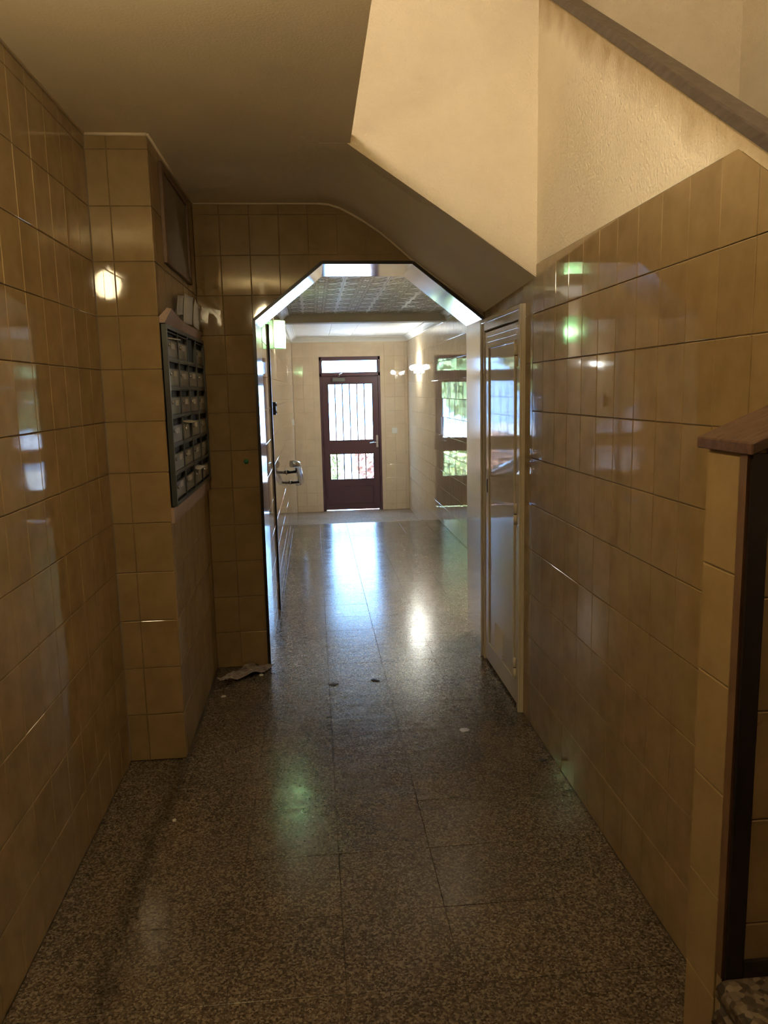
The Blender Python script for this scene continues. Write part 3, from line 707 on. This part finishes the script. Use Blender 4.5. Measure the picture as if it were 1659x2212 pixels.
def slot_letter(c, r, label, wd=.16, ht=.018, dy=0, tilt=0):
    y = Y0+.016+(c+.5)*cwid+dy; z = Z0+.016+(r+1)*rhei-.031
    m = MB().hexa([(XF-.02,y-wd/2,z-.002),(XF+.022,y-wd/2,z-.008),(XF+.022,y+wd/2,z-.008+tilt),(XF-.02,y+wd/2,z-.002+tilt),(XF-.02,y-wd/2,z+ht*.2),(XF+.022,y-wd/2,z-.004),(XF+.022,y+wd/2,z-.004+tilt),(XF-.02,y+wd/2,z+ht*.2+tilt)])
    tag(obj('letter', m, M_PAPER), label, 'paper', 'papers at the mailboxes')
slot_letter(1, 2, 'letter sticking out of a slot in the fourth row of mailboxes', dy=.05)
slot_letter(2, 0, 'letter sticking out of a slot in the bottom row of mailboxes')
slot_letter(0, 5, 'thin leaflet poking out of the first mailbox in the top row', tilt=.006)

# ---- hatch high on the alcove wall
ht = empty('wall_hatch', (XA,3.62,2.03)); tag(ht, 'framed rectangular hatch high on the alcove wall under the ceiling', 'hatch')
a0,a1,c0,c1 = 3.30,3.96,2.025,2.415
fm = MB()
for (p0,q0,p1,q1) in ((a0,c0,a0+.028,c1),(a1-.028,c0,a1,c1),(a0+.028,c0,a1-.028,c0+.028),(a0+.028,c1-.028,a1-.028,c1)):
    fm.box((XA-.002,p0,q0),(XA+.016,p1,q1))
bevel(obj('frame', fm, M_HATCHWOOD, ht), .003, 1)
obj('panel', box((XA-.002,a0+.028,c0+.028),(XA+.005,a1-.028,c1-.028)), M_HATCH, ht)
# ---- green sticker
tag(obj('round_sticker', MB().lathe([(0,-.001),(.013,-.001),(.013,.001),(0,.001)],(-.366,YA-.0008,1.141),axis='y',n=18), M_GREEN), 'small round green sticker on a wall tile beside the opening', 'sticker')

# ---- crumpled printed paper on the floor by the opening
def crumple():
    nx, ny = 14, 9; random.seed(5)
    P = []; c = Vector((-.415,4.045,0)); ax = Vector((.215,.235,0)); ay = Vector((.085,-.075,0))
    for j in range(ny+1):
        for i in range(nx+1):
            u, v = i/nx-.5, j/ny-.5
            h = .006+.022*abs(math.sin(6.3*u+2.2*v+.6))*(.4+abs(v))+.010*random.random()+.018*max(0,-u-.2)*2
            e = .006*math.sin(17*v+9*u)
            p = c+ax*(u+e)+ay*(v*(1+.35*math.sin(5*u)))
            P.append((p.x, min(p.y,YA-.02), h))
    k = nx+1; n_ = len(P); fs = []
    Q = [(x,y,max(.001,z-.0015)) for x,y,z in P]
    for j in range(ny):
        for i in range(nx):
            a = j*k+i; fs.append((a,a+1,a+k+1,a+k)); fs.append((n_+a,n_+a+k,n_+a+k+1,n_+a+1))
    border = [i for i in range(k)]+[j*k+nx for j in range(1,ny+1)]+[ny*k+i for i in range(nx-1,-1,-1)]+[j*k for j in range(ny-1,0,-1)]
    for a,b in zip(border,border[1:]+border[:1]): fs.append((a,n_+a,n_+b,b))
    m = MB().add(P+Q, fs, False)
    o = obj('crumpled_leaflet', m, M_PRINT); o.location.z = 0.0005
    tag(o, 'crumpled printed paper lying on the floor in the corner left of the opening', 'paper')
crumple()
def scrap(name, x, y, r, mat, label, n=6, h=.004, el=1.0, rz=0.0, group=None):
    vs = []; 
    for z,s in ((0,1),(h,.8)):
        for k in range(n):
            a = 2*math.pi*k/n; rr = r*s*random.uniform(.75,1.15); px, py = rr*math.cos(a)*el, rr*math.sin(a)
            vs.append((x+px*math.cos(rz)-py*math.sin(rz), y+px*math.sin(rz)+py*math.cos(rz), z+.0003))
    m = MB().add(vs, [list(range(n))[::-1], list(range(n,2*n))]+[(i,(i+1)%n,n+(i+1)%n,n+i) for i in range(n)])
    return tag(obj(name, m, mat), label, 'litter' , group)
random.seed(3)
scrap('paper_scrap', -.498, 3.755, .012, M_PAPER, 'tiny white paper scrap on the floor below the mailboxes', el=1.3)
scrap('paper_scrap', -.330, 4.03, .014, M_PAPER, 'tiny pale scrap beside the crumpled paper near the opening')
scrap('paper_scrap', -.545, 2.62, .008, M_PAPER, 'tiny pale crumb on the dark floor beside the left wall')
scrap('dry_leaf', .055, 3.838, .017, M_STAIN, 'small dark dry leaf on a floor joint before the opening', el=1.7, rz=.1)
scrap('dry_leaf', .275, 3.86, .013, M_STAIN, 'small dark curled leaf on the floor joint right of the other leaf', el=2.0, rz=-.5)
scrap('dirt_lump', .875, 2.885, .014, M_STAIN, 'dark lump of dirt on the floor at the foot of the right wall', el=1.5)
scrap('pale_spot', .62, 3.21, .022, M_LABEL, 'flattened pale gum spot on the floor before the cupboard door', h=.001, el=1.2)
# worn joints: dark filler lost from the joint in the middle of the floor
jm = MB()
for (y0_,y1_) in ((3.30,3.345),(3.36,3.39),(3.42,3.44),(3.02,3.09),(3.12,3.16),(3.17,3.20),(2.97,2.985),(3.70,3.72)):
    jm.box((.032-.004,y0_,-.001),(.032+.003+random.random()*.003,y1_,.0009))
for (x0_,x1_,y_) in ((.012,.032,3.305),(.015,.032,3.35),(.008,.03,3.435)): jm.box((x0_,y_-.003,-.001),(x1_,y_+.003,.0009))
tag(obj('joint_damage', jm, M_STAIN, flo), kind='stuff')

# ---- lamps
def globe_lamp(loc, ztop, r, mat, label):
    t = empty('globe_lamp', (loc[0],loc[1],loc[2]-r)); tag(t, label, 'lamp')
    obj('canopy', MB().lathe([(0,0),(.055,0),(.05,-.02),(.015,-.028),(0,-.028)],(loc[0],loc[1],ztop),n=20), M_WHITE, t)
    if ztop-.028 > loc[2]+r: obj('stem', MB().tube([(loc[0],loc[1],ztop-.026),(loc[0],loc[1],loc[2]+r-.004)],.008,8), M_CHROME, t)
    pr = [(r*math.sin(math.pi*k/12), -r*math.cos(math.pi*k/12)) for k in range(13)]
    obj('globe', MB().lathe(pr, loc, n=24), mat, t)
globe_lamp((-.40,1.21,2.17), ZC, .08, M_GLOBE, 'warm glass globe lamp hanging from the corridor ceiling')
def wall_globe(loc, r, mat, label):
    t = empty('globe_lamp', (XL,loc[1],loc[2]-r)); tag(t, label, 'lamp')
    obj('rose', MB().lathe([(0,0),(.05,0),(.045,.015),(0,.02)],(XL,loc[1],loc[2]),axis='x',n=18), M_WHITE, t)
    obj('arm', MB().tube([(XL+.015,loc[1],loc[2]),(loc[0]-r+.006,loc[1],loc[2])],.010,8), M_CHROME, t)
    pr = [(r*math.sin(math.pi*k/12), -r*math.cos(math.pi*k/12)) for k in range(13)]
    obj('globe', MB().lathe(pr, loc, n=24), mat, t)
wall_globe((-.60,.30,3.15), .15, M_GLOBE2, 'large glass globe lamp on the landing wall upstairs')
# half-round sconces in the hall; the right one is an added fill, out of view
def sconce(x, sg, sy, shade, bulb, label):
    sc = empty('wall_sconce', (x,sy,1.83)); tag(sc, label, 'lamp', 'hall sconces')
    obj('back_plate', box((x,sy-.05,1.85),(x+sg*.006,sy+.05,2.04)), M_WHITE, sc)
    sm = MB(); n = 12; vs = []
    for z in (1.842,2.052):
        for rr in (.085,.080):
            for k in range(n+1):
                a = -math.pi/2+math.pi*k/n; vs.append((x+sg*(.004+rr*math.cos(a)), sy+rr*1.05*math.sin(a), z))
    m_ = n+1; fs = []
    for k in range(n):
        fs += [(k,k+1,2*m_+k+1,2*m_+k),(m_+k+1,m_+k,3*m_+k,3*m_+k+1),(k+1,k,m_+k,m_+k+1),(2*m_+k,2*m_+k+1,3*m_+k+1,3*m_+k)]
    sm.add(vs,fs,True); obj('shade', sm, shade, sc)
    pr = [(.026*math.sin(math.pi*k/8), -.038*math.cos(math.pi*k/8)) for k in range(9)]
    obj('bulb', MB().lathe(pr, (x+sg*.045,sy,1.93), n=14), bulb, sc)
sconce(HL, 1, 6.25, M_SHADE, M_BULB, 'pale green half-round glass wall lamp on the left of the hall')
sconce(HR, -1, 5.15, M_FILL_SHADE, M_FILL_BULB, 'added frosted half-round fill lamp, unseen on the right hall wall just behind the opening')
# tube lamp on the far right wall
ty, tz = 10.3, 1.79
tl = empty('tube_lamp', (HR,ty,1.72)); tag(tl, 'glowing white tube lamp on the right wall near the entrance door', 'lamp')
obj('bracket', MB().box((HR-.012,ty-.16,1.70),(HR,ty+.16,1.76)).box((HR-.07,ty-.02,1.715),(HR-.01,ty+.02,1.745)), M_WHITE, tl)
obj('tube', MB().tube([(HR-.075,ty-.17,tz),(HR-.075,ty-.16,tz),(HR-.075,ty+.16,tz),(HR-.075,ty+.17,tz)],[.02,.032,.032,.02],14), M_TUBE, tl)
# ---- small wall fittings in the hall
def switch(loc, n, label):
    t = empty('light_switch', loc); tag(t, label, 'light switch', 'hall light switches')
    L = Vector(loc); n = Vector(n); s = Vector((n.y,n.x,0)); s = Vector((abs(s.x),abs(s.y),0))
    def plate(h,d0,d1): 
        a = L-s*h+n*d0+Vector((0,0,.0)); b = L+s*h+n*d1+Vector((0,0,2*h)); return MB().box(a,b)
    bevel(obj('plate', plate(.041,0,.009), M_WHITE, t), .002, 1)
    r = plate(.026,.009,.013); r.v = [(x,y,z+.015) for x,y,z in r.v]; obj('rocker', r, M_WHITE, t)
switch((1.205,HF,.862), (0,-1,0), 'small white light switch on the tiled wall right of the entrance door')
switch((HL,10.9,1.05), (1,0,0), 'small white light switch on the left hall wall')
lk = empty('door_bell', (HL,5.62,1.34)); tag(lk, 'small dark door bell on the glossy left wall of the hall', 'door bell')
obj('housing', box((HL,5.59,1.345),(HL+.022,5.65,1.435)), M_DARK, lk)
for z in (1.365,1.415): obj('button', MB().lathe([(0,0),(.011,0),(.009,.008),(0,.009)],(HL+.022,5.62,z),axis='x',n=12), M_CHROME, lk)
tag(obj('corner_post', box((HL-.002,5.30,0),(HL+.011,5.34,1.95)), M_DARK), 'thin dark upright strip on the left hall wall behind the opening', 'wall strip')
hd = empty('step_handrail', (HL,8.2,.5)); tag(hd, 'short chrome handrail on the left hall wall beside the steps', 'handrail')
xb = HL+.118
br = MB(); pts = [(HL+.06,7.22,.845),(xb-.02,7.24,.843),(xb,7.30,.83),(xb,9.02,.47),(xb-.02,9.08,.455),(HL+.06,9.10,.45)]
obj('bar', MB().tube(pts, .033, 12), M_CHROME, hd)
for y,z in ((7.7,.722),(8.8,.492)):
    k = obj('bracket', MB().tube([(HL+.006,y,z),(HL+.03,y,z-.004),(xb-.02,y,z+.002)],[.02,.014,.014],10), M_DARK, hd)
    obj('flange', MB().lathe([(0,0),(.03,0),(.028,.006),(0,.007)],(HL,y,z),axis='x',n=14), M_CHROME, hd)

# ================================================================== OUTSIDE
gr = struct('ground', box((-14,HF+.20,-.40),(16,40,-.31)), M_SOIL, 'pale sunlit paving outside the entrance door')
def plant(name, loc, h0, h1, rx, n, mat, label, cat, leaf=.09, trunk=None, group=None):
    t = empty(name, loc); tag(t, label, cat, group)
    if trunk: obj('trunk', MB().tube([(loc[0],loc[1],loc[2]),(loc[0]+.04,loc[1],loc[2]+h0*.6),(loc[0],loc[1]+.03,loc[2]+h1*.7)],[trunk,trunk*.8,trunk*.4],8), M_BARK, t)
    m = MB()
    for k in range(n):
        while True:
            p = Vector((random.uniform(-1,1),random.uniform(-1,1),random.uniform(-1,1)))
            if .35 < p.length < 1: break
        c = Vector((loc[0]+p.x*rx, loc[1]+p.y*rx, loc[2]+(h0+h1)/2+p.z*(h1-h0)/2))
        a = Vector((random.gauss(0,1),random.gauss(0,1),random.gauss(0,1))).normalized(); b = a.orthogonal().normalized()
        s = leaf*random.uniform(.6,1.3)
        m.add([c-a*s, c+b*s*.5, c+a*s, c-b*s*.5], [(0,1,2,3)])
    f = obj('foliage', m, mat, t)
random.seed(21)
plant('street_tree', (-1.7,19,-.31), .9, 6.5, 2.1, 5200, M_LEAF, 'leafy green street tree seen beyond the left of the entrance glass', 'tree', leaf=.22, trunk=.13)
plant('street_tree', (4.1,18,-.31), .9, 6.0, 2.2, 4500, M_LEAF, 'leafy green street tree seen beyond the right of the entrance glass', 'tree', leaf=.22, trunk=.12)
plant('street_tree', (9.0,21,-.31), 1.2, 7.0, 2.6, 2600, M_LEAF, 'large green street tree standing farthest right outside', 'tree', leaf=.25, trunk=.15)
plant('street_tree', (-7.2,22,-.31), 1.2, 7.0, 2.8, 2600, M_LEAF, 'large green street tree standing farthest left outside', 'tree', leaf=.25, trunk=.15)
plant('red_shrub', (1.15,14.6,-.31), .05, 1.0, .40, 700, M_LEAF_R, 'reddish leafy shrub outside behind the lower door pane', 'shrub', leaf=.08, trunk=.02)
plant('green_shrub', (.10,15.0,-.31), .05, .75, .45, 700, M_LEAF, 'low green shrub outside behind the lower door pane', 'shrub', leaf=.08, trunk=.02)

# ------------------------------------------------------------------ sky portals in the entrance glass
for (x0,x1,z0,z1) in ((DX0+.03,DX1-.03,1.77,1.955),(.224,.888,.767,1.612),(.224,.888,.181,.578)):
    ld = bpy.data.lights.new('daylight_portal','AREA'); ld.shape = 'RECTANGLE'; ld.size = x1-x0; ld.size_y = z1-z0
    ld.cycles.is_portal = True
    lo_ = bpy.data.objects.new('daylight_portal', ld); COL.objects.link(lo_)
    lo_.location = ((x0+x1)/2, HF+.13, (z0+z1)/2); lo_.rotation_euler = (math.radians(-90),0,0)
